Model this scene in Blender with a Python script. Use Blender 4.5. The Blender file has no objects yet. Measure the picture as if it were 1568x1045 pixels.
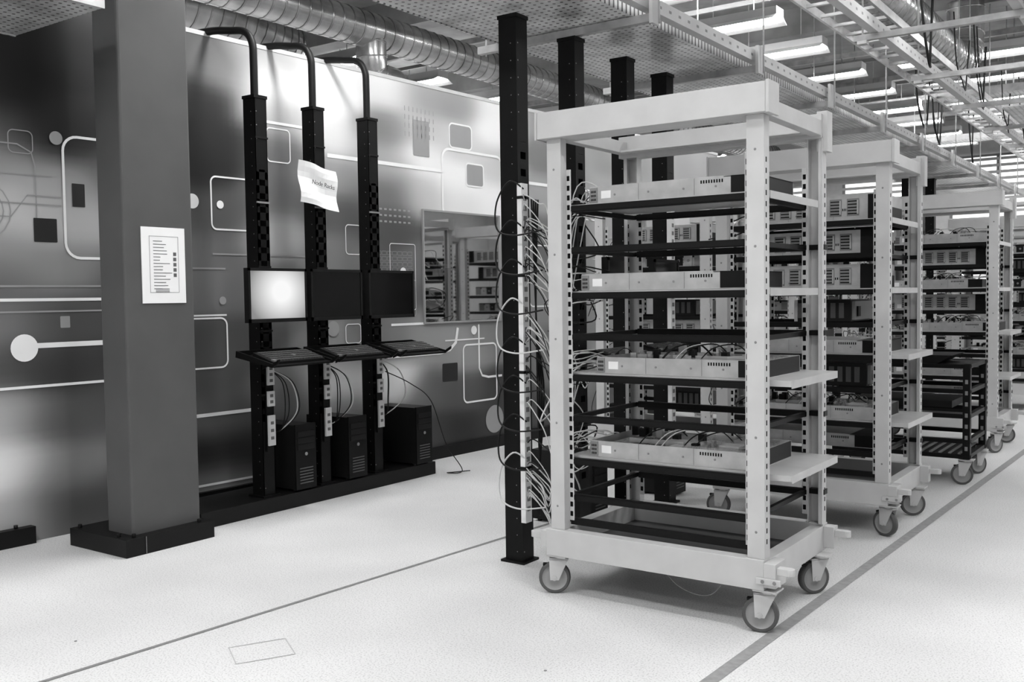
import bpy, math, random
from mathutils import Vector, Matrix
random.seed(7)
D=bpy.data; S=bpy.context.scene
try:
    S.view_settings.view_transform='Standard'
    S.view_settings.look='None'
    S.view_settings.exposure=.08
except Exception as e: print(e)

# ------------------------------------------------------------ materials
def mat(name,g,rough=.5,metal=0.0,var=.06,scale=8,bump=0.0,emit=0,holes=None,spec=.5):
    m=D.materials.new(name); m.use_nodes=True; nt=m.node_tree; N=nt.nodes; L=nt.links
    b=N['Principled BSDF']; b.inputs['Roughness'].default_value=rough; b.inputs['Metallic'].default_value=metal
    b.inputs['Specular IOR Level'].default_value=spec
    tc=N.new('ShaderNodeTexCoord')
    no=N.new('ShaderNodeTexNoise'); no.inputs['Scale'].default_value=scale; no.inputs['Detail'].default_value=4
    L.new(tc.outputs['Object'],no.inputs['Vector'])
    cr=N.new('ShaderNodeValToRGB'); e=cr.color_ramp.elements
    a=g*(1-var); c=min(1,g*(1+var)); e[0].position=.3; e[1].position=.7
    e[0].color=(a,a,a,1); e[1].color=(c,c,c,1)
    L.new(no.outputs['Fac'],cr.inputs['Fac'])
    out=cr.outputs['Color']
    if holes:
        sc,rad,dark=holes
        vo=N.new('ShaderNodeTexVoronoi'); vo.inputs['Scale'].default_value=sc; vo.inputs['Randomness'].default_value=0
        vo.voronoi_dimensions='2D'
        L.new(tc.outputs['Object'],vo.inputs['Vector'])
        lt=N.new('ShaderNodeMath'); lt.operation='LESS_THAN'; lt.inputs[1].default_value=rad
        L.new(vo.outputs['Distance'],lt.inputs[0])
        mx=N.new('ShaderNodeMix'); mx.data_type='RGBA'
        L.new(lt.outputs[0],mx.inputs[0]); L.new(out,mx.inputs[6]); mx.inputs[7].default_value=(dark,dark,dark,1)
        out=mx.outputs[2]
    L.new(out,b.inputs['Base Color'])
    if bump:
        bp=N.new('ShaderNodeBump'); bp.inputs['Strength'].default_value=bump; bp.inputs['Distance'].default_value=.01
        L.new(no.outputs['Fac'],bp.inputs['Height']); L.new(bp.outputs[0],b.inputs['Normal'])
    if emit:
        b.inputs['Emission Color'].default_value=(1,1,1,1); b.inputs['Emission Strength'].default_value=emit
    return m
WHITE=mat('light_grey_powdercoat',.50,.5,var=.05,spec=.35)
STEEL=mat('zinc_steel',.5,.35,.35,var=.15,scale=20)
TRAYM=mat('light_tray_steel',.48,.35,.2,var=.08)
BLACK=mat('black_powdercoat',.004,.45,var=.2,spec=.16)
BLACK2=mat('black_plastic',.006,.5,var=.2,spec=.2)
DARK=mat('slot_dark',.004,.8,spec=.1)
PAN=mat('dark_grey_pan',.06,.5)
PILLAR=mat('pillar_grey_paint',.085,.5,var=.08,scale=3,spec=.25)
PAPER=mat('paper',.8,.7,var=.02)
PINK=mat('paper_ink',.10,.8)
LID=mat('server_steel',.42,.3,.4,var=.12,scale=15)
CHIP=mat('server_parts',.25,.4,.3,var=.8,scale=60)
GREY=mat('mid_grey',.2,.5)
RUBBER=mat('grey_rubber',.07,.6)
HUB=mat('wheel_hub',.26,.45)
CAB_W=mat('white_cable',.6,.5)
CAB_B=mat('black_cable',.006,.45,spec=.25)
PERF=mat('perforated_galvanised',.66,.3,.35,var=.35,scale=5,holes=(22,.2,.12))
GALV=mat('galvanised_beam',.42,.35,.4,var=.25,scale=10)
DUCT=mat('spiral_duct',.42,.25,.8,var=.35,scale=4)
CEIL=mat('ceiling_concrete',.28,.8,var=.35,scale=2)
WALLP=mat('wall_paint',.45,.7)
BASEB=mat('black_skirting',.006,.45,spec=.2)
MLINE=mat('mural_white',.85,.4,var=.02)
MGREY=mat('mural_light_grey',.3,.4,var=.02)
MDARK=mat('mural_dark',.02,.4,var=.02)
TAPE=mat('floor_tape_grey',.2,.6,var=.15,scale=30)
TAPE2=mat('floor_tape_light',.27,.6,var=.15,scale=30)
KEY=mat('key_caps',.06,.4)
LAMP=mat('lamp_diffuser',.9,.5,emit=15)
WIN=mat('daylight_window',.9,.5,emit=.9)
SCREEN=mat('dark_screen',.003,.15,spec=.25)

m=D.materials.new('window_glass'); m.use_nodes=True; b=m.node_tree.nodes['Principled BSDF']
n=m.node_tree.nodes.new('ShaderNodeTexNoise'); n.inputs['Scale'].default_value=2
r=m.node_tree.nodes.new('ShaderNodeValToRGB'); r.color_ramp.elements[0].color=(.6,.6,.6,1); r.color_ramp.elements[1].color=(.7,.7,.7,1)
m.node_tree.links.new(n.outputs['Fac'],r.inputs[0]); m.node_tree.links.new(r.outputs[0],b.inputs['Base Color'])
b.inputs['Metallic'].default_value=1; b.inputs['Roughness'].default_value=.03
GLASS=m
m=D.materials.new('lit_screen'); m.use_nodes=True; nt=m.node_tree; b=nt.nodes['Principled BSDF']
b.inputs['Base Color'].default_value=(.1,.1,.1,1); b.inputs['Roughness'].default_value=.3
tc=nt.nodes.new('ShaderNodeTexCoord'); gr=nt.nodes.new('ShaderNodeTexGradient'); gr.gradient_type='SPHERICAL'
mp=nt.nodes.new('ShaderNodeMapping'); mp.inputs['Location'].default_value=(0,-.1,-.1); mp.inputs['Scale'].default_value=(1,3.6,4)
rr=nt.nodes.new('ShaderNodeValToRGB'); rr.color_ramp.elements[0].color=(.2,.2,.2,1); rr.color_ramp.elements[1].color=(1,1,1,1); rr.color_ramp.elements[1].position=.75
nt.links.new(tc.outputs['Object'],mp.inputs[0]); nt.links.new(mp.outputs[0],gr.inputs[0]); nt.links.new(gr.outputs['Fac'],rr.inputs[0])
nt.links.new(rr.outputs[0],b.inputs['Emission Color']); b.inputs['Emission Strength'].default_value=.8
LIT=m

# ------------------------------------------------------------ mesh builder
class MB:
    def __init__(s): s.v=[]; s.f=[]; s.mi=[]; s.sm=[]; s.mats=[]
    def m(s,mt):
        if mt not in s.mats: s.mats.append(mt)
        return s.mats.index(mt)
    def face(s,idx,mt,smooth=False):
        s.f.append(idx); s.mi.append(s.m(mt)); s.sm.append(smooth)
    def box(s,x0,x1,y0,y1,z0,z1,mt,M=None):
        b=len(s.v)
        for z in (z0,z1):
            for (x,y) in ((x0,y0),(x1,y0),(x1,y1),(x0,y1)):
                p=Vector((x,y,z)); s.v.append(M@p if M else p)
        for q in ((3,2,1,0),(4,5,6,7),(0,1,5,4),(1,2,6,5),(2,3,7,6),(3,0,4,7)):
            s.face([b+i for i in q],mt)
    def prism(s,poly,axis,a0,a1,mt,M=None):
        b=len(s.v); n=len(poly)
        def P(p,a):
            q={'x':(a,p[0],p[1]),'y':(p[0],a,p[1]),'z':(p[0],p[1],a)}[axis]; q=Vector(q); return M@q if M else q
        for a in (a0,a1):
            for p in poly: s.v.append(P(p,a))
        s.face([b+i for i in range(n)],mt); s.face([b+n+i for i in reversed(range(n))],mt)
        for i in range(n):
            j=(i+1)%n; s.face([b+i,b+n+i,b+n+j,b+j],mt)
    def cyl(s,p0,p1,r,mt,n=12,r2=None,M=None):
        p0=Vector(p0); p1=Vector(p1)
        if r2 is None: r2=r
        d=(p1-p0).normalized(); a=d.orthogonal().normalized(); c=d.cross(a); b=len(s.v)
        for p,rr in ((p0,r),(p1,r2)):
            for i in range(n):
                t=2*math.pi*i/n; q=p+(a*math.cos(t)+c*math.sin(t))*rr; s.v.append(M@q if M else q)
        for i in range(n):
            j=(i+1)%n; s.face([b+i,b+j,b+n+j,b+n+i],mt,True)
        s.face([b+i for i in reversed(range(n))],mt); s.face([b+n+i for i in range(n)],mt)
    def tube(s,pts,r,mt,n=8):
        pts=[Vector(p) for p in pts]; b=len(s.v); K=len(pts); prev=None
        for k,p in enumerate(pts):
            d=(pts[min(k+1,K-1)]-pts[max(k-1,0)]).normalized()
            a=d.orthogonal().normalized() if prev is None else (prev-d*prev.dot(d)).normalized()
            prev=a; c=d.cross(a)
            for i in range(n):
                t=2*math.pi*i/n; s.v.append(p+(a*math.cos(t)+c*math.sin(t))*r)
        for k in range(K-1):
            for i in range(n):
                j=(i+1)%n; s.face([b+k*n+i,b+k*n+j,b+(k+1)*n+j,b+(k+1)*n+i],mt,True)
        s.face([b+i for i in reversed(range(n))],mt); s.face([b+(K-1)*n+i for i in range(n)],mt)
    def lathe(s,c,ax,prof,mt,n=24,M=None):
        c=Vector(c); ax=Vector(ax).normalized(); a=ax.orthogonal().normalized(); e=ax.cross(a); b=len(s.v); K=len(prof)
        for (h,r) in prof:
            for i in range(n):
                t=2*math.pi*i/n; q=c+ax*h+(a*math.cos(t)+e*math.sin(t))*r; s.v.append(M@q if M else q)
        for k in range(K-1):
            for i in range(n):
                j=(i+1)%n; s.face([b+k*n+i,b+k*n+j,b+(k+1)*n+j,b+(k+1)*n+i],mt,True)
    def mesh(s,name):
        me=D.meshes.new(name); me.from_pydata([tuple(p) for p in s.v],[],s.f)
        for mt in s.mats: me.materials.append(mt)
        me.polygons.foreach_set('material_index',s.mi); me.polygons.foreach_set('use_smooth',s.sm)
        me.update(); return me
    def obj(s,name,parent=None,loc=(0,0,0),bevel=0,rot=None):
        return mkobj(name,s.mesh(name),parent,loc,bevel,rot)
def mkobj(name,data,parent=None,loc=(0,0,0),bevel=0,rot=None):
    o=D.objects.new(name,data); S.collection.objects.link(o); o.location=loc
    if rot: o.rotation_euler=rot
    if parent: o.parent=parent
    if bevel:
        md=o.modifiers.new('bevel','BEVEL'); md.width=bevel; md.segments=2; md.limit_method='ANGLE'
    return o
def empty(name,loc=(0,0,0),rot=None,parent=None):
    o=D.objects.new(name,None); S.collection.objects.link(o); o.location=loc; o.empty_display_size=.1
    if rot: o.rotation_euler=rot
    if parent: o.parent=parent
    return o
def catmull(P,k=8):
    P=[Vector(p) for p in P]; Q=[P[0]]+P+[P[-1]]; out=[]
    for i in range(1,len(Q)-2):
        a,b,c,d=Q[i-1:i+3]
        for j in range(k):
            t=j/k; out.append(.5*((2*b)+(c-a)*t+(2*a-5*b+4*c-d)*t*t+(3*b-a-3*c+d)*t**3))
    out.append(P[-1]); return out

# ------------------------------------------------------------ room shell
fl=D.materials.new('floor_speckled_vinyl'); fl.use_nodes=True; nt=fl.node_tree; N=nt.nodes; L=nt.links; b=N['Principled BSDF']
b.inputs['Roughness'].default_value=.4
tc=N.new('ShaderNodeTexCoord'); n1=N.new('ShaderNodeTexNoise'); n1.inputs['Scale'].default_value=130; n1.inputs['Detail'].default_value=3
n2=N.new('ShaderNodeTexNoise'); n2.inputs['Scale'].default_value=.9
L.new(tc.outputs['Object'],n1.inputs['Vector']); L.new(tc.outputs['Object'],n2.inputs['Vector'])
c1=N.new('ShaderNodeValToRGB'); c1.color_ramp.elements[0].position=.33; c1.color_ramp.elements[1].position=.5
c1.color_ramp.elements[0].color=(.5,.5,.5,1); c1.color_ramp.elements[1].color=(.74,.74,.74,1)
c2=N.new('ShaderNodeValToRGB'); c2.color_ramp.elements[0].color=(.84,.84,.84,1); c2.color_ramp.elements[0].position=.35;c2.color_ramp.elements[1].position=.65
L.new(n1.outputs['Fac'],c1.inputs[0]); L.new(n2.outputs['Fac'],c2.inputs[0])
mx=N.new('ShaderNodeMix'); mx.data_type='RGBA'; mx.blend_type='MULTIPLY'; mx.inputs[0].default_value=1
L.new(c1.outputs[0],mx.inputs[6]); L.new(c2.outputs[0],mx.inputs[7]); L.new(mx.outputs[2],b.inputs['Base Color'])
mb=MB(); mb.box(-13,6,-4,20,-.1,0,fl); mb.obj('floor')
mb=MB(); mb.box(-13,6,-4,20,4.6,4.7,CEIL)
mb.obj('ceiling')
mb=MB(); mb.box(-13,6,20,20.15,0,4.6,WALLP); mb.obj('wall_back')
mb=MB(); mb.box(-13.15,-13,-4,20,0,4.6,WALLP); mb.obj('wall_far_left')
mb=MB(); mb.box(6,6.15,-4,20,0,4.6,WALLP); mb.obj('wall_right')
k=1
for i in range(9):
    x=-12+i*2
    mb=MB(); mb.box(x,x+1.6,19.97,19.99,1.4,3.9,WIN)
    for q in (0,.8,1.56): mb.box(x+q,x+q+.05,19.93,19.97,1.4,3.9,GREY)
    for z in (1.4,2.1,2.9,3.86): mb.box(x,x+1.6,19.94,19.97,z,z+.04,GREY)
    for q in range(20): mb.box(x,x+1.6,19.91,19.925,1.5+q*.12,1.55+q*.12,WALLP)
    mb.obj('window_%d'%k); k+=1
for i in range(10):
    y=-2+i*2.2
    mb=MB(); mb.box(-12.99,-12.97,y,y+1.7,2.6,3.9,WIN)
    for q in (0,.8,1.66): mb.box(-12.97,-12.94,y+q,y+q+.05,2.6,3.9,GREY)
    mb.obj('window_%d'%k); k+=1

# left partition wall with printed mural
def wx(y): return -5.62+.045*(y-3)
WY0,WY1,WH=-1.0,12.0,3.19
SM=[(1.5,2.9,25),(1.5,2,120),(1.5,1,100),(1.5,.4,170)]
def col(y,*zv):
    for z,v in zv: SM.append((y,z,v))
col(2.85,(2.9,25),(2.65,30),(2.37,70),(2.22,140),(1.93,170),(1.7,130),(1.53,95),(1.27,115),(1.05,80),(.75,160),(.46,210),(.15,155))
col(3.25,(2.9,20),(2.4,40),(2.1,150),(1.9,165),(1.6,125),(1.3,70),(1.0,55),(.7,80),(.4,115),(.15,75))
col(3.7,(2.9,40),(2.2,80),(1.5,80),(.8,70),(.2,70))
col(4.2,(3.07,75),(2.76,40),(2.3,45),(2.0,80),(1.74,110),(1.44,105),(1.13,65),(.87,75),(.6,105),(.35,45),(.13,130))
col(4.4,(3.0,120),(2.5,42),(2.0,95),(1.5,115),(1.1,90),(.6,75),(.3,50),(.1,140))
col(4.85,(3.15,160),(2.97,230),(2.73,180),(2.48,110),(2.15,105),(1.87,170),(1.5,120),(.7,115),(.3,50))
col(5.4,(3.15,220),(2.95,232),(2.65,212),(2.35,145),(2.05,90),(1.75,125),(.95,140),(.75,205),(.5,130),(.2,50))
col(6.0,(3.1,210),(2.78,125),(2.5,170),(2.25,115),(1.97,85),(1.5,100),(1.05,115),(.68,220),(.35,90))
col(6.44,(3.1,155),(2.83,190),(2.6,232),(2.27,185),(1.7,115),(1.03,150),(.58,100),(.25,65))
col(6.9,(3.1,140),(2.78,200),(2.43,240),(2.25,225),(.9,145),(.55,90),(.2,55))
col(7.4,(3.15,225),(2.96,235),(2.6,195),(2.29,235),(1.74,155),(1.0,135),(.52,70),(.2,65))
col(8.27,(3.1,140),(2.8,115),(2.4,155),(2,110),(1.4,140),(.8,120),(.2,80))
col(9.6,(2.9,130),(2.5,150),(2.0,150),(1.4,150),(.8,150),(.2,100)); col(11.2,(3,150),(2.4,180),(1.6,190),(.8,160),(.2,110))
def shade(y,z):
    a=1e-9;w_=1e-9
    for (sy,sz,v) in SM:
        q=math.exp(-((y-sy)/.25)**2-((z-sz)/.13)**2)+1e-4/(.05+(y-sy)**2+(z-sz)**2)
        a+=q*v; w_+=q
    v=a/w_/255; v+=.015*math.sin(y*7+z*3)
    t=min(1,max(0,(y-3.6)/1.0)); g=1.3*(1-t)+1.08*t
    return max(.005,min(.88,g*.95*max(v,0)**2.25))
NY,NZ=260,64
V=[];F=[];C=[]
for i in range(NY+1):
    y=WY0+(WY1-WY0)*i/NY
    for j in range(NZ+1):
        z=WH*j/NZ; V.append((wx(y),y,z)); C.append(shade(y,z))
for i in range(NY):
    for j in range(NZ):
        a=i*(NZ+1)+j; F.append((a,a+NZ+1,a+NZ+2,a+1))
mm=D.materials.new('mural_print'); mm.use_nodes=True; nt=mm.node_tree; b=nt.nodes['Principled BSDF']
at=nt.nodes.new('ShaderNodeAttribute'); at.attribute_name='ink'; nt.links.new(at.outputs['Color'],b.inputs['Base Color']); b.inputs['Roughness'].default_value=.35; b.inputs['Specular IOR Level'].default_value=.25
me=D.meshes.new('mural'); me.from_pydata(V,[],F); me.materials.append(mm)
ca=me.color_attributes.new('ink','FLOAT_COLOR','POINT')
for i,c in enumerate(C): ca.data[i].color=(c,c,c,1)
for p in me.polygons: p.use_smooth=True
mb=MB(); mb.prism([(wx(WY0)-.003,WY0),(wx(WY1)-.003,WY1),(wx(WY1)-.12,WY1),(wx(WY0)-.12,WY0)],'z',0,WH,WALLP)
mb.prism([(wx(WY0)+.004,WY0),(wx(WY1)+.004,WY1),(wx(WY1)-.125,WY1),(wx(WY0)-.125,WY0)],'z',WH,WH+.03,WHITE)
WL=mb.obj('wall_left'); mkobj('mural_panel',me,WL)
G=MB()
def ribbon(P,w,mt,off=.004,closed=False):
    n=len(P); b=len(G.v)
    for i,(y,z) in enumerate(P):
        a=P[(i-1)%n] if (closed or i>0) else P[i]; c=P[(i+1)%n] if (closed or i<n-1) else P[i]
        dy,dz=c[0]-a[0],c[1]-a[1]; l=math.hypot(dy,dz) or 1; ny,nz=-dz/l,dy/l
        for sgn in (-.5,.5):
            yy=y+ny*w*sgn; G.v.append(Vector((wx(yy)+off,yy,z+nz*w*sgn)))
    for i in range(n if closed else n-1):
        j=(i+1)%n; G.face([b+2*i,b+2*j,b+2*j+1,b+2*i+1],mt)
def rr(y0,y1,z0,z1,r,w,mt,off=.004,fill=None):
    P=[]
    for (cy,cz,a0) in ((y1-r,z1-r,0),(y0+r,z1-r,90),(y0+r,z0+r,180),(y1-r,z0+r,270)):
        for k in range(7):
            t=math.radians(a0+k*15); P.append((cy+r*math.cos(t),cz+r*math.sin(t)))
    if fill:
        b=len(G.v)
        for (y,z) in P: G.v.append(Vector((wx(y)+off-.001,y,z)))
        G.face([b+i for i in range(len(P))],fill)
    if w: ribbon(P,w,mt,off,True)
def disc(y,z,r,mt,off=.006):
    b=len(G.v)
    for k in range(28):
        t=2*math.pi*k/28; yy=y+r*math.cos(t); G.v.append(Vector((wx(yy)+off,yy,z+r*math.sin(t))))
    G.face([b+i for i in range(28)],mt)
rr(3.27,4.1,1.67,2.40,.09,.016,MLINE); rr(3.08,3.22,1.76,1.90,.005,0,MLINE,fill=MDARK); rr(3.22,3.28,1.25,1.32,.005,0,MLINE,fill=MGREY)
rr(2.95,3.09,2.27,2.40,.03,.006,MGREY); disc(3.23,2.38,.04,MGREY); rr(3.32,3.4,1.98,2.12,.004,0,MLINE,fill=MDARK)
ribbon([(2.85,1.9),(2.95,1.9),(3.05,2.03),(3.25,2.03)],.008,MGREY); ribbon([(2.6,2.32),(3.0,2.32),(3.08,2.28),(3.1,2.2),(3.1,1.9)],.008,MGREY)
for y0,y1,z,w,mt in ((1,4,1.42,.018,MLINE),(3.05,4,1.15,.03,MLINE),(1,4,.91,.016,MLINE),(1,4,1.50,.012,MGREY),(1,3.2,2.15,.008,MGREY),(1,3.25,1.98,.008,MGREY),(1,3.6,1.35,.01,MGREY),
  (4.0,4.75,.62,.024,MLINE),(4.0,4.6,.03+.11,.016,MLINE),(4.05,4.14,2.07,.02,MLINE),(4.66,5.0,2.68,.02,MLINE),(5.35,6.66,2.5,.03,MLINE),(7.5,9.5,2.5,.03,MLINE),
  (5.95,6.6,.92,.03,MLINE),(4.3,5.2,1.72,.012,MGREY),(6.0,6.4,1.18,.02,MLINE),(4.0,4.4,1.62,.012,MGREY),(6.66,7.2,1.02,.012,MLINE),(4.05,4.4,1.3,.012,MLINE)):
    ribbon([(y0+(y1-y0)*k/6,z) for k in range(7)],w,mt)
disc(3.0,1.14,.08,MLINE); disc(4.15,2.07,.05,MLINE); disc(4.37,2.06,.028,MLINE); disc(4.37,1.4,.028,MGREY); disc(6.15,1.62,.035,MLINE)
disc(5.37,1.17,.06,MGREY); disc(7.33,.26,.13,MGREY); disc(7.05,1.1,.04,MLINE);disc(4.05,2.39,.03,MGREY)
ribbon([(5.0,2.68),(5.15,2.68),(5.25,2.62),(5.3,2.5),(5.3,1.85),(5.26,1.78)],.02,MLINE)
ribbon([(6.6,.92),(6.72,.94),(6.8,1.0),(6.83,1.13)],.03,MLINE); ribbon([(7.12,1.15),(7.12,.75),(7.16,.68),(7.25,.66),(7.45,.66)],.02,MLINE)
rr(4.3,4.66,1.89,2.25,.04,.012,MLINE); rr(3.9,4.40,.94,1.28,.05,.012,MLINE); rr(4.78,4.99,2.40,2.64,.03,.009,MLINE)
rr(6.66,7.5,2.1,2.70,.09,.022,MLINE); rr(6.76,7.06,2.72,2.93,.04,.014,MLINE,fill=MGREY); rr(6.98,7.22,2.4,2.6,.03,.014,MLINE,fill=MGREY)
rr(6.9,7.37,.45,.97,.05,.016,MLINE); rr(5.52,5.68,1.75,1.98,.03,.008,MLINE); rr(6.62,6.82,.66,.82,.01,0,MLINE,fill=MDARK)
rr(6.3,6.5,2.6,2.9,.01,0,MGREY,fill=MGREY); rr(7.9,8.4,1.3,1.9,.06,.014,MLINE);rr(8.8,9.2,1.6,2.2,.06,.014,MLINE)
rr(5.5,5.66,1.05,1.2,.03,.008,MLINE)
for r_ in (.05,.09,.13,.17): 
    ribbon([(2.78+r_*math.cos(t*.35),1.93+r_*math.sin(t*.35)) for t in range(18)],.008,MGREY,closed=True)
for i in range(9):
    for j in range(3): rr(5.78+i*.055,5.81+i*.055,2.02+j*.05,2.035+j*.05,.002,0,MLINE,fill=MGREY)
for i in range(8):
    for j in range(4): rr(6.2+i*.05,6.21+i*.05,2.96-j*.07,3.0-j*.07,.002,0,MLINE,fill=MGREY)
for i in range(7): 
    for j in range(4): rr(5.85+i*.06,5.9+i*.06,1.62+j*.045,1.65+j*.045,.004,.003,MGREY)
rr(5.72,6.3,1.25,1.55,.02,.006,MGREY); rr(6.0,6.3,1.3,1.85,.02,.006,MLINE)
G.obj('mural_graphics',WL)
mb=MB(); mb.prism([(wx(WY0)+.002,WY0),(wx(3.0)+.002,3.0),(wx(3.0)+.06,3.0),(wx(WY0)+.06,WY0)],'z',0,.10,BASEB)
mb.prism([(wx(3.7)+.002,3.7),(wx(WY1)+.002,WY1),(wx(WY1)+.04,WY1),(wx(3.7)+.04,3.7)],'z',0,.1,BASEB)
for (y) in (2.6,2.9): mb.cyl((wx(y)+.03,y,.1),(wx(y)+.03,y,.12),.012,BASEB,8)
mb.obj('baseboard_left')
mb=MB()
def wbox(y0,y1,z0,z1,d0,d1,mt):
    mb.prism([(wx(y0)+d0,y0),(wx(y1)+d0,y1),(wx(y1)+d1,y1),(wx(y0)+d1,y0)],'z',z0,z1,mt)
wbox(6.4,7.42,1.19,2.14,.003,.010,GLASS)
for a in ((6.385,7.435,2.14,2.155),(6.385,7.435,1.175,1.19),(6.385,6.40,1.19,2.14),(7.42,7.435,1.19,2.14)): wbox(*a,.003,.02,MGREY)
mb.obj('window_20')

# floor markings
mb=MB()
def tape(x0,y0,x1,y1,w):
    d=Vector((x1-x0,y1-y0,0)); n=Vector((-d.y,d.x,0)).normalized()*w/2; b=len(mb.v)
    for p in (Vector((x0,y0,.002))-n,Vector((x1,y1,.002))-n,Vector((x1,y1,.002))+n,Vector((x0,y0,.002))+n): mb.v.append(p)
    mb.face([b,b+1,b+2,b+3],mt_)
mt_=TAPE; tape(-3.6,.3,-3.2,6.3,.022); mb.obj('floor_tape')
mt_=TAPE2; mb=MB(); tape(-1.50,1.4,-1.20,12,.055); mb.obj('floor_tape')
mt_=mat('floor_outline',.45,.6)
mb=MB()
for q in ((-3.2,2.50,-3.03,2.40),(-3.03,2.40,-2.92,2.60),(-2.92,2.60,-3.09,2.70),(-3.09,2.70,-3.2,2.50)): tape(*q,.005)
mb.obj('floor_hatch')
mb=MB()
for (x,y) in ((-2.9,1.6),(-2.1,2.6),(-1.9,2.75),(-2.1,2.3),(-1.85,2.45),(-3.8,2.2),(-2,3.0)): mb.cyl((x,y,0),(x,y,.002),.006,GREY,8)
mb.obj('floor_screws')

# ------------------------------------------------------------ pillar
mb=MB(); mb.box(-5.10,-4.86,3.17,3.62,0,4.6,PILLAR)
P=mb.obj('pillar',bevel=.012)
mb=MB(); mb.box(-5.34,-4.785,3.08,3.66,0,.10,BASEB)
for (x,y) in ((-4.82,3.15),(-4.82,3.58),(-5.3,3.12),(-4.9,3.11)): mb.cyl((x,y,.10),(x,y,.12),.012,BASEB,8)
mb.box(-4.784,-4.78,3.2,3.204,0,.1,GREY)
mb.obj('pillar_guard',P,bevel=.006)
mb=MB(); mb.box(-4.858,-4.854,3.275,3.56,1.39,1.82,PAPER)
random.seed(3)
for i in range(16):
    z=1.74-i*.018; mb.box(-4.8545,-4.853,3.35,3.35+random.uniform(.04,.12),z,z+.0035,PINK)
for i in range(5): mb.box(-4.8545,-4.853,3.48,3.50,1.66-i*.03,1.68-i*.03,PINK)
for i in range(3): mb.box(-4.8545,-4.853,3.36,3.45,1.47-i*.008,1.473-i*.008,PINK)
for q in ((3.325,3.515,1.45,1.452),(3.325,3.515,1.768,1.77),(3.325,3.327,1.45,1.77),(3.513,3.515,1.45,1.77)): mb.box(-4.8545,-4.853,*q,GREY)
mb.obj('notice_poster')

# ------------------------------------------------------------ uprights
def post_mesh(H,z0=0.3,z1=2.05):
    m=MB(); w=.05; d=.055
    m.box(-d,d,-w,-w+.006,0,H,BLACK); m.box(-d,d,w-.006,w,0,H,BLACK)
    m.box(-d,d,-w,w,z1,H,BLACK); m.box(-d,d,-w,w,0,z0,BLACK)
    m.box(d-.006,d,-w,-w+.026,z0,z1,BLACK); m.box(d-.006,d,w-.026,w,z0,z1,BLACK)
    z=z0
    while z<z1:
        m.box(d-.007,d,-w,w,z,z+.05,BLACK); z+=.088
    m.box(-d,-d+.006,-w,-w+.03,z0,z1,BLACK); m.box(-d,-d+.006,w-.03,w,z0,z1,BLACK)
    z=.06
    while z<H-.1:
        if int(z*100)%3==0:
            m.cyl((d-.001,-w+.014,z),(d+.001,-w+.014,z),.004,GREY,6)
        m.cyl((.02,-w-.001,z),(.02,-w+.001,z),.003,GREY,6); z+=.088
    m.box(-d-.02,d+.02,-w-.02,w+.02,0,.012,BLACK)
    m.box(-d-.005,d+.005,-w-.005,w+.005,H-.02,H,BLACK)
    return m
def monitor(name,loc,screen,rotz=0,w=.49,h=.35,tilt=0):
    e=empty(name,loc,(0,tilt,rotz))
    m=MB(); m.box(-.02,.018,-w/2,w/2,-h/2,h/2,BLACK2); m.box(-.045,-.02,-w/4,w/4,-h/4,h/4,BLACK2)
    for q in ((-w/2,w/2,h/2-.018,h/2),(-w/2,w/2,-h/2,-h/2+.024),(-w/2,-w/2+.016,-h/2,h/2),(w/2-.016,w/2,-h/2,h/2)): m.box(.017,.026,*q,BLACK2)
    m.box(-.075,-.045,-.04,.04,-.04,.04,BLACK)
    m.obj('housing',e)
    m=MB(); m.box(.0185,.0215,-w/2+.016,w/2-.016,-h/2+.024,h/2-.018,screen); m.obj('screen',e)
    return e
def keyboard_tray(name,loc,rotz=0,tilt=.16):
    e=empty(name,loc,(0,tilt,rotz))
    m=MB(); m.box(-.12,.23,-.25,.25,-.012,0,BLACK); m.box(-.12,-.11,-.25,.25,0,.03,BLACK)
    for s in (-1,1): m.prism([(-.12,-.012),(.23,-.012),(.28,.03),(.28,.05),(.23,.012),(-.12,.03)],'y',s*.25-.006,s*.25+.006,BLACK)
    m.prism([(-.1,-.012),(.05,-.012),(-.1,-.1)],'y',-.05,-.04,BLACK); m.prism([(-.1,-.012),(.05,-.012),(-.1,-.1)],'y',.04,.05,BLACK); m.obj('tray',e)
    m=MB(); m.prism([(-.0,.002),(.19,.002),(.19,.014),(-.0,.04)],'y',-.22,.22,BLACK2)
    for r_ in range(5):
        for c in range(17):
            x=.170-r_*.034; y=-.205+c*.0243; z=.016+r_*.0046
            m.box(x-.014,x+.014,y,y+.02,z,z+.011,GREY if (c*3+r_)%29==0 else KEY)
    m.obj('keyboard',e)
    return e
def tower(name,loc,rotz=0):
    e=empty(name,loc,(0,0,rotz)); m=MB()
    m.box(-.22,.2,-.09,.09,.015,.45,BLACK2); m.box(.2,.215,-.092,.092,.012,.455,BLACK)
    for i in range(3): m.box(.215,.219,-.075,.075,.37-i*.045,.405-i*.045,BLACK2)
    for i in range(6): m.box(.215,.218,-.06,.06,.05+i*.02,.058+i*.02,KEY)
    m.cyl((.215,.0,.25),(.22,.0,.25),.012,GREY,12)
    for x in (-.18,.17):
        for y in (-.07,.07): m.cyl((x,y,0),(x,y,.016),.014,BLACK,8)
    m.obj('case',e,bevel=.004); return e
PH=.10
mb=MB(); mb.box(-5.43,-4.99,3.72,5.95,0,PH,BASEB); mb.obj('equipment_plinth',bevel=.004)
pm=post_mesh(2.63,.5,2.15).mesh('upright')
TY=(4.31,4.82,5.36)
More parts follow.
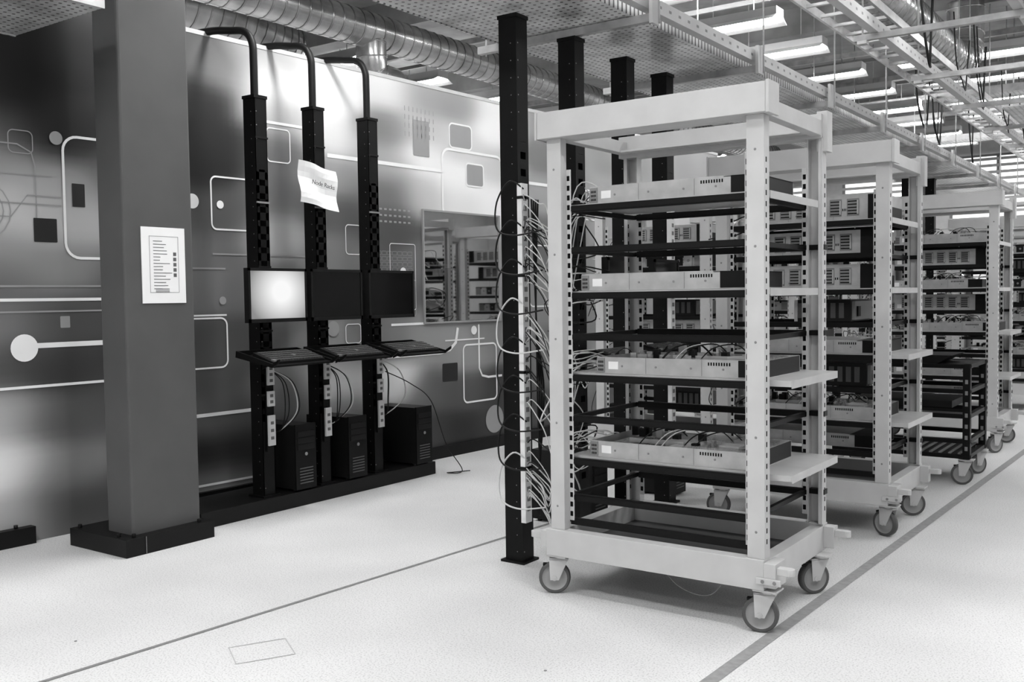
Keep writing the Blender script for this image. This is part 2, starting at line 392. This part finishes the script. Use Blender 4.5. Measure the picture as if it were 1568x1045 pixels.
for i,y in enumerate(TY):
    e=empty('equipment_upright',(-5.1,y,PH)); mkobj('post',pm,e)
    m=MB(); m.tube(catmull([(0,0,2.6),(0,0,2.85),(-.01,0,2.98),(-.08,0,3.06),(-.22,0,3.09),(-.42,0,3.12),(-.75,0,3.14)],6),.025,BLACK2,10); m.obj('conduit',e)
    m=MB(); m.box(.06,.07,-.025,.03,.3,.98,BLACK)
    for z,h in ((.74,.15),(.60,.10),(.34,.2)): m.box(.06,.085,-.02,.035,z,z+h,WHITE)
    for z in (.76,.80,.84,.62,.66,.38,.43,.48): m.box(.085,.087,-.005,.02,z,z+.02,PINK)
    m.box(-.03,.09,-.07,-.05,.9,.94,BLACK); m.obj('socket_strip',e)
    monitor('monitor',(-4.96,y+.02+.02*i,1.43),LIT if i==0 else SCREEN)
    keyboard_tray('keyboard_shelf',(-4.91,y-.01+.06*i,1.03))
    m=MB(); rnd=random.Random(i)
    for k in range(4):
        a=rnd.uniform(.05,.2)
        m.tube(catmull([(.06,0,.85),(.1,a,.75),(.08,a*1.4,.55),(0,.15,.42),(-.1,.14,.4)],7),.004,CAB_W if k==1 else CAB_B,6)
    for k in range(5):
        z=2.35-k*.42; m.box(.054,.062,-.052,.052,z,z+.012,GREY if k==1 else BLACK2)
    m.obj('leads',e)
tower('computer_tower',(-5.2,4.58,PH+.002)); tower('computer_tower',(-5.2,5.08,PH+.002)) 
tower('computer_tower',(-5.17,5.78,PH+.002))
mb=MB()
mb.tube(catmull([(-5.05,5.45,.85),(-4.93,5.6,.75),(-4.9,5.8,.6),(-4.88,5.95,.25),(-4.8,6.05,.03),(-4.9,5.98,.012),(-4.8,6.15,.012)],8),.004,CAB_B,6)
mb.obj('loose_lead')
e=empty('hanging_paper_sign',(-5.02,4.75,2.19))
V=[];F=[]
for i in range(9):
    for j in range(9):
        y=-.17+.35*i/8; z=-.13+.28*j/8; V.append((.02+.02*math.sin(i*.8)+.012*math.sin(j*.9+i*.3),y+(.15-z)*.06,z-.05*(i/8)))
for i in range(8):
    for j in range(8): a=i*9+j; F.append((a,a+9,a+10,a+1))
me=D.meshes.new('sheet'); me.from_pydata(V,[],F); me.materials.append(PAPER); mkobj('sheet',me,e)
tcu=D.curves.new('txt','FONT'); tcu.body='Node Racks'; tcu.size=.043; tcu.extrude=.0008; tcu.align_x='CENTER'; tcu.materials.append(PINK)
o=mkobj('lettering',tcu,e,(.062,.02,-.02)); o.rotation_euler=(math.radians(90),math.radians(8),math.radians(90))

# ------------------------------------------------------------ rolling racks
X0,X1=-2.52,-1.46
DY=.82
LV=[.46,.63,.83,1.02,1.21,1.40,1.61,1.80]
SH=[.63,1.02,1.40,1.80]
def frame_mesh(FR):
    m=MB()
    m.box(X0,X1,0,.06,.185,.31,FR); m.box(X0,X1,DY-.06,DY,.185,.31,FR)
    m.box(X0,X0+.06,.06,DY-.06,.185,.30,FR); m.box(X1-.06,X1,.06,DY-.06,.185,.30,FR)
    for y in (0.0,DY-.06):
        m.box(X1,X1+.05,y,y+.12 if y<.1 else y+.06,.20,.30,FR); m.box(X1+.05,X1+.10,y+.01,y+.05,.255,.285,FR)
        m.box(X0-.03,X0,y,y+.06,.22,.30,FR); m.box(X0-.08,X0-.03,y+.01,y+.05,.255,.285,FR)
        m.cyl((X1+.10,y+.03,.2552),(X1+.10,y+.03,.2848),.0199,FR,12); m.cyl((X0-.08,y+.03,.2552),(X0-.08,y+.03,.2848),.0199,FR,12)
    m.box(X1-.03,X1+.075,-.012,-.001,.215,.24,FR)
    m.cyl((X1+.0,-.016,.228),(X1+.0,-.012,.228),.008,GREY,8);m.cyl((X1+.05,-.016,.228),(X1+.05,-.012,.228),.008,GREY,8)
    m.box(X0+.06,X1-.06,.06,DY-.06,.2,.21,PAN)
    def post(xo,sx,yo,sy):
        def bx(a,b_,c,d,z0,z1,mt):
            xs=sorted((xo+sx*a,xo+sx*b_)); ys=sorted((yo+sy*c,yo+sy*d)); m.box(xs[0],xs[1],ys[0],ys[1],z0,z1,mt)
        bx(0,.075,0,.006,.31,2.12,FR); bx(0,.006,.006,.06,.31,2.12,FR); bx(.069,.075,.006,.05,.31,2.12,FR); bx(.006,.02,.054,.06,.31,2.12,FR)
        bx(.075,.1,.044,.05,.35,1.98,FR)
        z=.37
        while z<1.96:
            bx(.080,.095,.0425,.0515,z,z+.024,DARK); 
            bx(-.001,.007,.018,.03,z,z+.022,DARK) 
            z+=.0445
        z=.42
        while z<2.05: 
            m.cyl((xo+sx*.037,yo-sy*.002,z),(xo+sx*.037,yo+sy*.002,z),.006,GREY,8); z+=.39
    post(X0+.02,1,.015,1); post(X1-.0,-1,.015,1); post(X0+.02,1,DY-.015,-1); post(X1,-1,DY-.015,-1)
    m.box(X0-.01,X1+.02,-.02,.09,2.12,2.24,FR)
    m.box(X1+.021,X1+.035,-.024,.094,2.115,2.245,FR); m.box(X0-.022,X0-.011,-.024,.094,2.115,2.245,FR)
    m.box(X0,X1,DY-.09,DY,2.11,2.22,FR); m.box(X0,X0+.05,.09,DY-.09,2.13,2.19,FR); m.box(X1-.05,X1,.09,DY-.09,2.12,2.19,FR)
    m.box(X0+.05,X1-.05,.09,.14,2.12,2.13,FR); m.box(X0+.05,X1-.05,DY-.16,DY-.09,2.13,2.14,FR)
    m.box(X1-.03,X1+.02,DY-.065,DY+.01,2.05,2.235,FR)
    return m
def rails_mesh():
    m=MB()
    for z in LV:
        for y in (.064,DY-.087):
            m.box(X0+.1,X1-.08,y,y+.022,z-.017,z+.014,BLACK); m.box(X0+.09,X1-.07,y-.004,y,z-.012,z+.010,BLACK)
        for x in (X0+.075,X1-.095):
            m.box(x,x+.02,.087,DY-.087,z-.013,z+.008,BLACK)
        if z not in SH: m.box(X1-.068,X1+.004,DY-.055,DY-.010,z-.012,z+.012,BLACK)
    m.box(X0+.1,X1-.08,.062,.085,.33,.36,BLACK)
    return m
def shelves_mesh():
    m=MB()
    for z in SH:
        ex=.09 if z<1.2 else .0
        m.box(X0+.07,X1+ex-.008,.10,DY-.12,z+.015,z+.02,TRAYM)
        m.box(X0+.07,X1+ex-.008,.097,.10,z-.005,z+.02,TRAYM); m.box(X1+ex-.008,X1+ex-.005,.10,DY-.12,z-.012,z+.02,TRAYM)
    return m
def caster_mesh(FR,ang):
    m=MB(); M=Matrix.Rotation(ang,4,'Z')
    R=.075
    m.lathe((-.03,0,R),(0,1,0),[(-.017,R-.006),(-.015,R-.001),(0,R),(.015,R-.001),(.017,R-.006)],RUBBER,32,M)
    for s in (-1,1):
        m.lathe((-.03,0,R),(0,s,0),[(.017,R-.006),(.017,R-.016)],RUBBER,32,M)
        m.lathe((-.03,0,R),(0,s,0),[(.017,R-.016),(.012,R-.02),(.012,R-.045),(.018,.022),(.018,.001)],HUB,32,M)
        m.prism([(-.05,R-.01),(-.01,R-.01),(.035,.165),(-.055,.165)],'y',s*.024-.002,s*.024+.002,FR,M)
        m.cyl((-.03,s*.03,R),(-.03,s*.02,R),.012,STEEL,10,None,M)
    m.box(-.055,.035,-.026,.026,.160,.168,FR,M); m.cyl((0,0,.165),(0,0,.18),.03,FR,16)
    m.box(-.05,.05,-.045,.045,.177,.1845,FR)
    m.box(-.085,-.05,-.012,.012,.13,.14,BLACK,M)
    return m
def server_mesh(kind):
    m=MB(); L_=.80; W_=.44; H_=.075
    m.box(0,L_,0,W_,0,.004,LID); m.box(0,L_,0,.004,.004,H_,LID); m.box(0,L_,W_-.004,W_,.004,H_,LID); m.box(0,.004,.004,W_-.004,.004,H_,LID)
    m.box(L_-.004,L_,.004,W_-.004,.004,H_,BLACK)
    # side panel seams, vents and label
    m.box(.25,.252,-.001,0,.004,H_,GREY); m.box(.52,.522,-.001,0,.004,H_,GREY); m.box(.06,.11,-.0015,0,.02,.055,PAPER)
    for q in range(9): m.box(.55+q*.012,.556+q*.012,-.001,0,.05,.064,DARK)
    if kind==0:
        m.box(.001,L_*.82,.001,W_-.001,H_,H_+.003,LID); m.box(L_*.82,L_,0,W_,H_-.004,H_-.001,BLACK)
        m.box(L_*.86,L_+.002,-.002,0,.004,H_,BLACK)
    elif kind==3:
        H2=.14
        m.box(0,L_,0,W_,H_,H2,LID); m.box(L_*.9,L_+.002,-.003,0,.0,H2,BLACK)
        for q in range(6):
            m.box(.1+q*.1,.17+q*.1,-.002,0,.02,H2-.02,GREY)
            for w_ in range(5): m.box(.105+q*.1,.165+q*.1,-.003,-.002,.03+w_*.018,.036+w_*.018,DARK)
            m.box(.16+q*.1,.168+q*.1,-.012,-.002,.03,H2-.03,LID)
    elif kind==4:
        H2=.10
        m.box(0,L_,0,W_,H_,H2,BLACK2)
        for q in range(8): m.box(.03+q*.085,.105+q*.085,-.004,0,.01,H2-.01,LID if q%3 else BLACK2); m.cyl((.07+q*.085,-.006,.05),(.07+q*.085,-.004,.05),.012,GREY,10)
        m.box(.72,.79,-.006,0,.01,H2-.01,GREY)
    else:
        rnd=random.Random(kind)
        for i in range(16):
            x=.2+(i%8)*.012+(i//8)*.22; m.box(x,x+.004,.05,.38,.01,.06,CHIP)
        for y in (.09,.26):
            for x in (.34,.6):
                for q in range(8): m.box(x,x+.09,y+q*.01,y+q*.01+.003,.01,.085,STEEL)
        m.box(.03,.14,.02,.42,.01,.05,CHIP); 
        for q in range(5): m.box(.71,.75,.02+q*.084,.095+q*.084,.005,.072,BLACK)
        for q in range(12):
            x=rnd.uniform(.03,.6);y=rnd.uniform(.03,.38); m.box(x,x+.03,y,y+.03,.06,.075+rnd.uniform(.01,.04),rnd.choice((LID,BLACK,CHIP)))
        m.box(.15,.62,.1,.105,.065,.085,LID); m.box(L_*.5,L_,.005,W_-.005,H_,H_+.002,GLS)
        for q in range(5):
            x=rnd.uniform(.1,.5); m.tube(catmull([(x,.05,.06),(x+.05,.1,.12),(x+.12,.2,.13),(x+.15,.3,.06)],5),.003,rnd.choice((CAB_W,CAB_B)),5)
        m.box(L_*.86,L_+.002,-.002,0,.004,H_,BLACK if kind==2 else LID)
    m.box(.0,.04,-.003,0,.004,H_-.004,GREY)
    for i in range(4):
        for j in range(3): m.box(.008+i*.007,.012+i*.007,-.004,-.003,.012+j*.018,.022+j*.018,DARK)
    for x in (.13,.3,.47,.62): m.cyl((x,-.002,.035),(x,0,.035),.005,GREY,8)
    m.box(-.015,0,.02,.06,.01,.04,DARK); m.box(-.012,0,.08,.2,.01,.05,STEEL); m.box(-.012,0,.25,.4,.01,.05,BLACK)
    return m
def blackbox_mesh():
    m=MB(); m.box(0,.34,0,.4,0,.13,BLACK2); m.box(.34,.36,.02,.38,.01,.12,GREY)
    for q in range(6): m.box(.02+q*.05,.05+q*.05,-.002,0,.02,.11,KEY)
    m.box(.0,.02,-.004,0,.0,.13,LID); m.box(.36,.37,.05,.1,.03,.09,BLACK); return m
g=D.materials.new('clear_acrylic'); g.use_nodes=True; b=g.node_tree.nodes['Principled BSDF']; b.inputs['Alpha'].default_value=.3; b.inputs['Base Color'].default_value=(.8,.8,.8,1); b.inputs['Roughness'].default_value=.1
GLS=g
FRW=frame_mesh(WHITE).mesh('frame'); RAIL=rails_mesh().mesh('rails'); SHE=shelves_mesh().mesh('shelves')
CAST=[caster_mesh(WHITE,a).mesh('caster') for a in (.5,.2,-.4,.9)]
SRV=[server_mesh(k).mesh('server') for k in (0,1,2,3,4)]; BBX=blackbox_mesh().mesh('power_box')
def rolling_rack(y0,dx=0,seed=0,cab=True):
    rnd=random.Random(seed)
    e=empty('rolling_server_rack',(dx,y0,0))
    mkobj('frame',FRW,e,bevel=.003 if seed<2 else 0); mkobj('rails',RAIL,e); mkobj('shelves',SHE,e)
    for i,(x,y) in enumerate(((X0+.05,.05),(X1+.0,.05),(X0+.05,DY-.1),(X1+.0,DY-.12))): mkobj('caster_%d'%(i+1),CAST[(i+seed)%4],e,(x,y,0))
    offs=[.21,.25,.17,.22]
    for i,z in enumerate(SH):
        k=[1,2,0,0][i] if seed==0 else rnd.choice([0,1,2,3,4])
        mkobj('server_%d'%(i+1),SRV[k],e,(X0+offs[i]-.03+(rnd.uniform(-.04,.03) if seed else 0),.115,z+.021))
    if seed:
        for i,z in enumerate((.46,.83,1.21,1.61)):
            r_=rnd.random()
            if r_<.5: mkobj('power_box_%d'%(i+1),BBX,e,(X1-.5+rnd.uniform(-.3,.02),.2,z+.014))
            elif r_<.9: mkobj('small_server_%d'%(i+1),SRV[rnd.choice([0,4,3])],e,(X0+.13,.2,z+.014))
    if cab:
        m=MB()
        for i,z in enumerate(SH):
            for k in range(4):
                y=rnd.uniform(.15,.55); x=X0+.16
                zz=z+rnd.uniform(-.25,.2)
                m.tube(catmull([(x+.03,y,z+.05),(x-.05,y+.02,z+.06+rnd.uniform(-.03,.05)),(X0-.02-rnd.uniform(0,.05),y+rnd.uniform(-.1,.1),z+rnd.uniform(-.05,.08)),(X0-.08,y+rnd.uniform(-.2,.2),zz),(X0-.16,.45+rnd.uniform(-.2,.05),zz+rnd.uniform(-.1,.1))],6),rnd.choice((.0025,.003,.004)),CAB_W if rnd.random()<.5 else CAB_B,6)
            if seed:
                for k in range(4):
                    x=rnd.uniform(X0+.3,X1-.2); a=rnd.uniform(.08,.2); s=rnd.uniform(-.1,.12)
                    m.tube(catmull([(x,.5,z+.1),(x+a*.3,.4,z+.14),(x+a,.35,z+.10+s*.3),(x+a*.6,.5,z+.12),(x-a*.2,.65,z+.1),(x-.1,.78,z-.05+s*.2)],6),rnd.choice((.0025,.003)),CAB_W if rnd.random()<.55 else CAB_B,6)
        m.obj('cables',e)
    return e
rolling_rack(3.80,seed=0); rolling_rack(5.70,seed=1); rolling_rack(9.2,seed=2); rolling_rack(12.6,seed=3)
s=4
for (dx,y) in ((-1.75,7.2),(-1.75,9.2),(-1.75,11.2),(-1.9,14.6),(0,14.8),(0,16.9),(-1.9,16.9),(-3.6,13.4),(-3.6,15.6),(-5.4,13.2),(-5.4,15.6),(-7.2,14.5),(-3.6,18)):
    rolling_rack(y,dx,seed=s,cab=(s<7)); s+=1

# low black cart
e=empty('equipment_cart',(0,7.55,0)); m=MB()
for x in (-2.35,-1.42):
    for y in (0,.6):
        m.box(x,x+.05,y,y+.05,.19,.87,BLACK)
        for k in range(7): m.box(x+.015,x+.035,y-.001,y+.002,.25+k*.08,.28+k*.08,GREY)
for z in (.19,.30,.48,.66,.84):
    m.box(-2.35,-1.37,.005,.04,z,z+.03,BLACK); m.box(-2.35,-1.37,.61,.645,z,z+.03,BLACK); m.box(-1.41,-1.375,0.01,.64,z,z+.03,BLACK); m.box(-2.345,-2.31,0.01,.64,z,z+.03,BLACK)
for z in (.19,.84): m.box(-2.33,-1.39,.02,.63,z+.015,z+.025,BLACK2)
for k in range(14): m.box(-2.3+k*.065,-2.28+k*.065,.02,.63,.22,.23,GREY)
m.prism([(-2.2,.87),(-1.6,.87),(-1.5,.93),(-2.1,.93)],'y',.05,.5,BLACK2); m.box(-2.2,-1.5,.05,.55,.55,.6,BLACK2)
m.obj('body',e,bevel=.003)
for i,(x,y) in enumerate(((-2.3,.05),(-1.4,.05),(-2.3,.58),(-1.4,.58))): mkobj('caster_%d'%(i+1),CAST[i],e,(x,y,0))

# ------------------------------------------------------------ black uprights row next to racks
pm2=post_mesh(2.85,.3,2.2).mesh('upright_tall')
for y in (4.21,4.78,5.38,5.92,12.4,13.0,13.6): 
    e=empty('tall_upright',(-2.96,y,0)); mkobj('post',pm2,e)
    m=MB(); m.box(.056,.085,-.062,-.006,.22,1.98,PAPER)
    for k in range(32): m.box(.085,.087,-.048,-.020,.28+k*.052,.305+k*.052,GREY)
    for z in (.5,1.0,1.5,1.9): m.box(.0555,.087,-.066,-.004,z,z+.015,BLACK2)
    if y<4.5 or y>5.5: m.obj('socket_strip',e)
for y in (5.0,5.6):
    o=keyboard_tray('keyboard_shelf',(-2.83,y,1.05),tilt=.06); o.scale=(.6,.95,1)
monitor('monitor',(-2.83,5.08,1.5),SCREEN,w=.34,h=.24); monitor('monitor',(-2.83,5.66,1.5),SCREEN,w=.34,h=.24)
tower('computer_tower',(-3.2,5.1,0)); tower('computer_tower',(-3.2,6.2,0))
mb=MB(); mb.box(-2.903,-2.898,5.28,5.50,1.45,1.62,PAPER); mb.box(-2.898,-2.897,5.3,5.45,1.55,1.56,PINK); mb.obj('label_sheet')
mb=MB(); rnd=random.Random(11)
for k in range(52):
    z=.3+1.6*rnd.random(); y=4.17
    sag=rnd.uniform(.06,.26); zz=min(1.95,max(.4,rnd.choice(SH)+rnd.uniform(-.05,.12)))
    out=rnd.uniform(.02,.14)
    mb.tube(catmull([(-2.872,y,z),(-2.82,y-out*.6,z+.02),(-2.70,y-out,z-sag*.4),(-2.66,y-out*.8,z-sag),(-2.64,y-.03,(z+zz)/2-sag*.7),(-2.57,4.1+rnd.uniform(-.1,.2),zz-.02),(-2.42,4.05+rnd.uniform(-.05,.2),zz)],7),rnd.choice((.0025,.003,.0035)),CAB_W if rnd.random()<.6 else CAB_B,6)
for k in range(8):
    z=.45+k*.2
    mb.tube(catmull([(-2.87,4.16,z+.1),(-2.93,4.12,z+.14),(-3.02,4.13,z+.04),(-3.0,4.1,z-.1),(-2.88,4.08,z-.14),(-2.72,4.1,z-.12)],7),.0045,CAB_B if k%4 else CAB_W,6)
for k in range(4):
    mb.tube(catmull([(-2.85,4.2+k*.02,1.9),(-2.83,4.2,1.3),(-2.84,4.22+k*.02,.9),(-2.82,4.2,.5),(-2.84,4.22,.25)],7),.005,CAB_B,6)
mb.obj('patch_cables')
mb=MB()
mb.tube(catmull([(-1.98,3.9,.2),(-1.9,3.9,.12),(-1.8,3.9,.09),(-1.72,3.9,.11),(-1.66,3.9,.2)],10),.0025,GREY,6)
mb.obj('ground_chain')

# ------------------------------------------------------------ overhead services
OH=empty('overhead_cable_tray_system')
def tray(x0,x1,y0,y1,z,name='perforated_tray'):
    mb=MB(); mb.box(x0+.01,x1-.01,y0,y1,z,z+.007,PERF); mb.box(x0,x0+.01,y0,y1,z-.005,z+.07,PERF); mb.box(x1-.01,x1,y0,y1,z-.005,z+.07,PERF); mb.obj(name,OH)
tray(-3.46,-2.55,3.3,17,2.905); tray(-5.5,-4.62,-.5,2.95,2.905); tray(-1.6,-1.15,10.2,17,3.10)
for y,x0,x1,z in ((6.4,-1.5,3,3.45),(11.3,-2.4,3,3.45),(14.5,-8,3,3.45)):
    mb=MB(); mb.box(x0,x1,y+.01,y+.35,z,z+.007,PERF); mb.box(x0,x1,y,y+.01,z-.005,z+.07,GALV); mb.box(x0,x1,y+.35,y+.36,z-.005,z+.07,GALV); mb.obj('cross_tray',OH)
mb=MB()
for x,z in ((-2.50,2.93),(-1.78,3.06),(-.95,3.06)):
    ys=3.0 if x<-2 else 2.0
    mb.box(x,x+.035,ys,18,z,z+.075,WHITE); mb.box(x-.02,x,ys,18,z,z+.006,WHITE)
    y=ys+.1
    while y<17: mb.box(x+.035,x+.0355,y,y+.03,z+.03,z+.045,GREY); y+=.12
mb.obj('support_rail',OH)
mb=MB()
Y=4.75
while Y<17:
    mb.box(-3.6,-2.44,Y,Y+.04,2.855,2.898,GALV); mb.box(-2.44,-2.42,Y-.02,Y+.06,2.84,3.02,WHITE)
    mb.box(-1.9,-.85,Y+.3,Y+.34,3.02,3.058,GALV)
    for x in (-3.55,-2.40): mb.cyl((x,Y+.02,2.84),(x,Y+.02,4.6),.006,STEEL,8)
    for x in (-1.85,-.9): mb.cyl((x,Y+.32,3.0),(x,Y+.32,4.6),.006,STEEL,8); mb.box(x-.03,x+.03,Y+.30,Y+.36,3.0,3.02,STEEL)
    Y+=1.5
mb.obj('hanger_frame',OH)
mb=MB(); rnd=random.Random(4)
for x0,z0 in ((-2.25,3.3),(-.75,3.3),(.6,3.4),(-4.4,3.5)):
    for s_ in (0,.4): mb.box(x0+s_,x0+s_+.02,3,18,z0,z0+.06,GALV)
    y=3
    while y<18: mb.box(x0+.02,x0+.4,y,y+.025,z0+.01,z0+.03,GALV); y+=.3
    for y in range(4,18,2):
        for s_ in (0,.4): mb.cyl((x0+s_+.01,y,z0),(x0+s_+.01,y,4.6),.006,STEEL,6)
for k in range(50):
    x=rnd.uniform(-1.7,2); y=rnd.uniform(5,16); mb.cyl((x,y,rnd.uniform(3.2,3.6)),(x,y,4.6),.006,GREY,6)
mb.obj('cable_ladder',OH)
mb=MB()
for k in range(22):
    x=rnd.choice((-2.46,-1.72,-.9)); y=rnd.uniform(4.8,14); z=rnd.uniform(3.0,3.1); h=rnd.uniform(.15,.35); w_=rnd.uniform(.3,.7)
    mb.tube(catmull([(x,y,z+h+.4),(x+.02,y+.01,z+h),(x+.04,y+w_*.2,z+.05),(x+.03,y+w_*.5,z),(x,y+w_*.8,z+.1),(x,y+w_,z+h+.3)],6),.006 if k%3 else .010,CAB_B,6)
for k in range(8):
    mb.tube(catmull([(-3.2+k*.07,3.4,2.93),(-3.15+k*.06,6,2.93),(-3.2+k*.07,10,2.93),(-3.1+k*.05,16,2.93)],6),.012,CAB_B if k%2 else CAB_W,6)
mb.obj('overhead_cables',OH)
mb=MB()
for Y in (5.2,8.4,11.6,13.2,14.8,16.4):
    mb.box(-12,5,Y,Y+.05,4.1,4.16,GALV); mb.box(-12,5,Y+.8,Y+.83,4.2,4.24,GREY)
mb.obj('strut_channels',OH)
mb=MB()
for Y in (2,5,8,11,14,17): mb.box(-13,6,Y,Y+.25,4.3,4.6,CEIL)
mb.obj('ceiling_beams')
def duct(P,r,name,parent):
    m=MB(); pts=catmull(P,10); n=20
    m.tube(pts,r,DUCT,n)
    acc=.06
    for i in range(1,len(pts)):
        seg=pts[i]-pts[i-1]; L_=seg.length
        if L_<1e-6: continue
        d=seg.normalized(); t=acc
        while t<L_:
            p=pts[i-1]+d*t; m.cyl(p-d*.006,p+d*.006,r+.006,DUCT,n); t+=.13
        acc=t-L_
    m.obj(name,parent)
DU=empty('ventilation_duct')
duct([(-6.35,-1,3.85),(-6.35,3,3.85),(-6.3,6,3.85),(-6.3,9.0,3.85),(-6.35,12,3.85),(-6.35,17,3.85)],.16,'main_run',DU)
duct([(-6.3,6.7,3.8),(-6.3,6.7,3.6),(-6.3,6.75,3.45),(-6.2,6.9,3.38),(-6.2,7.1,3.2),(-6.2,7.1,2.9)],.14,'elbow',DU)
DU=empty('ventilation_duct')
duct([(-7.2,-1,3.95),(-7.2,4,3.95),(-7.3,6,3.95),(-7.9,7,3.95),(-9.5,7.3,3.95),(-12,7.3,3.95)],.28,'wide_run',DU)
DU=empty('ventilation_duct')
duct([(-2.04,6.8,4.3),(-2.04,6.8,3.95),(-2.04,6.95,3.72),(-2.04,7.3,3.62),(-2.04,9,3.62),(-2.04,10.3,3.62),(-2.04,10.7,3.72),(-2.04,10.85,3.95),(-2.04,10.85,4.3)],.175,'u_run',DU)
DU=empty('ventilation_duct')
duct([(-.1,6,3.75),(-.1,10,3.75),(-.1,18,3.75)],.22,'side_run',DU)

# lamps
lm=MB(); lm.box(-.95,.95,-.09,.09,.03,.10,WHITE); lm.prism([(-.09,.03),(.09,.03),(.18,-.02),(.175,-.025),(.085,.02),(-.085,.02),(-.175,-.025),(-.18,-.02)],'x',-.95,.95,WHITE)
lm.box(-.93,.93,-.075,.075,-.015,.02,LAMP); lm.cyl((-.7,0,.1),(-.7,0,.6),.005,STEEL,6); lm.cyl((.7,0,.1),(.7,0,.6),.005,STEEL,6)
LM=lm.mesh('strip_lamp')
for Y in (-1.5,1,3.5,6.3,7.6,8.9,10.2,11.6,12.9,14.3,15.6,17,18.3):
    for X in (-10.6,-8.2,-4.2,-2.0,1.2,3.4):
        if Y<6 and X in(-8.2,3.4): continue
        if X==-2.0 and 6.5<Y<11: continue
        e=empty('ceiling_strip_light',(X,Y,3.92)); mkobj('fixture',LM,e)
for (X,Y) in ((-3.2,.5),(0,2.5),(-4.0,4.6),(-.3,6.5),(-3.7,9),(0,11),(-9,5),(-9,10),(-3,14.5)):
    ld=D.lights.new('lamp_light','AREA'); ld.shape='RECTANGLE'; ld.size=1.9; ld.size_y=.3; ld.energy=85
    e=D.objects.new('ceiling_area_lamp',ld); S.collection.objects.link(e); e.location=(X,Y,4.05)
w=D.worlds.new('World'); S.world=w; w.use_nodes=True; bg=w.node_tree.nodes['Background']; bg.inputs[0].default_value=(1,1,1,1); bg.inputs[1].default_value=.7

# ------------------------------------------------------------ camera
yaw=math.radians(35.4); p=math.radians(2.6); rho=.014
Fh=Vector((-math.sin(yaw),math.cos(yaw),0)); Rh=Vector((math.cos(yaw),math.sin(yaw),0)); Z=Vector((0,0,1))
Fw=Fh*math.cos(p)-Z*math.sin(p); Up=Fh*math.sin(p)+Z*math.cos(p)
Xc=Rh*math.cos(rho)-Up*math.sin(rho); Yc=Rh*math.sin(rho)+Up*math.cos(rho)
M=Matrix((Xc,Yc,-Fw)).transposed().to_4x4(); M.translation=Vector((0,0,1.4))
cd=D.cameras.new('camera'); cd.lens=34.44; cd.sensor_width=36; cd.clip_end=100
co=D.objects.new('camera',cd); S.collection.objects.link(co); co.matrix_world=M; S.camera=co
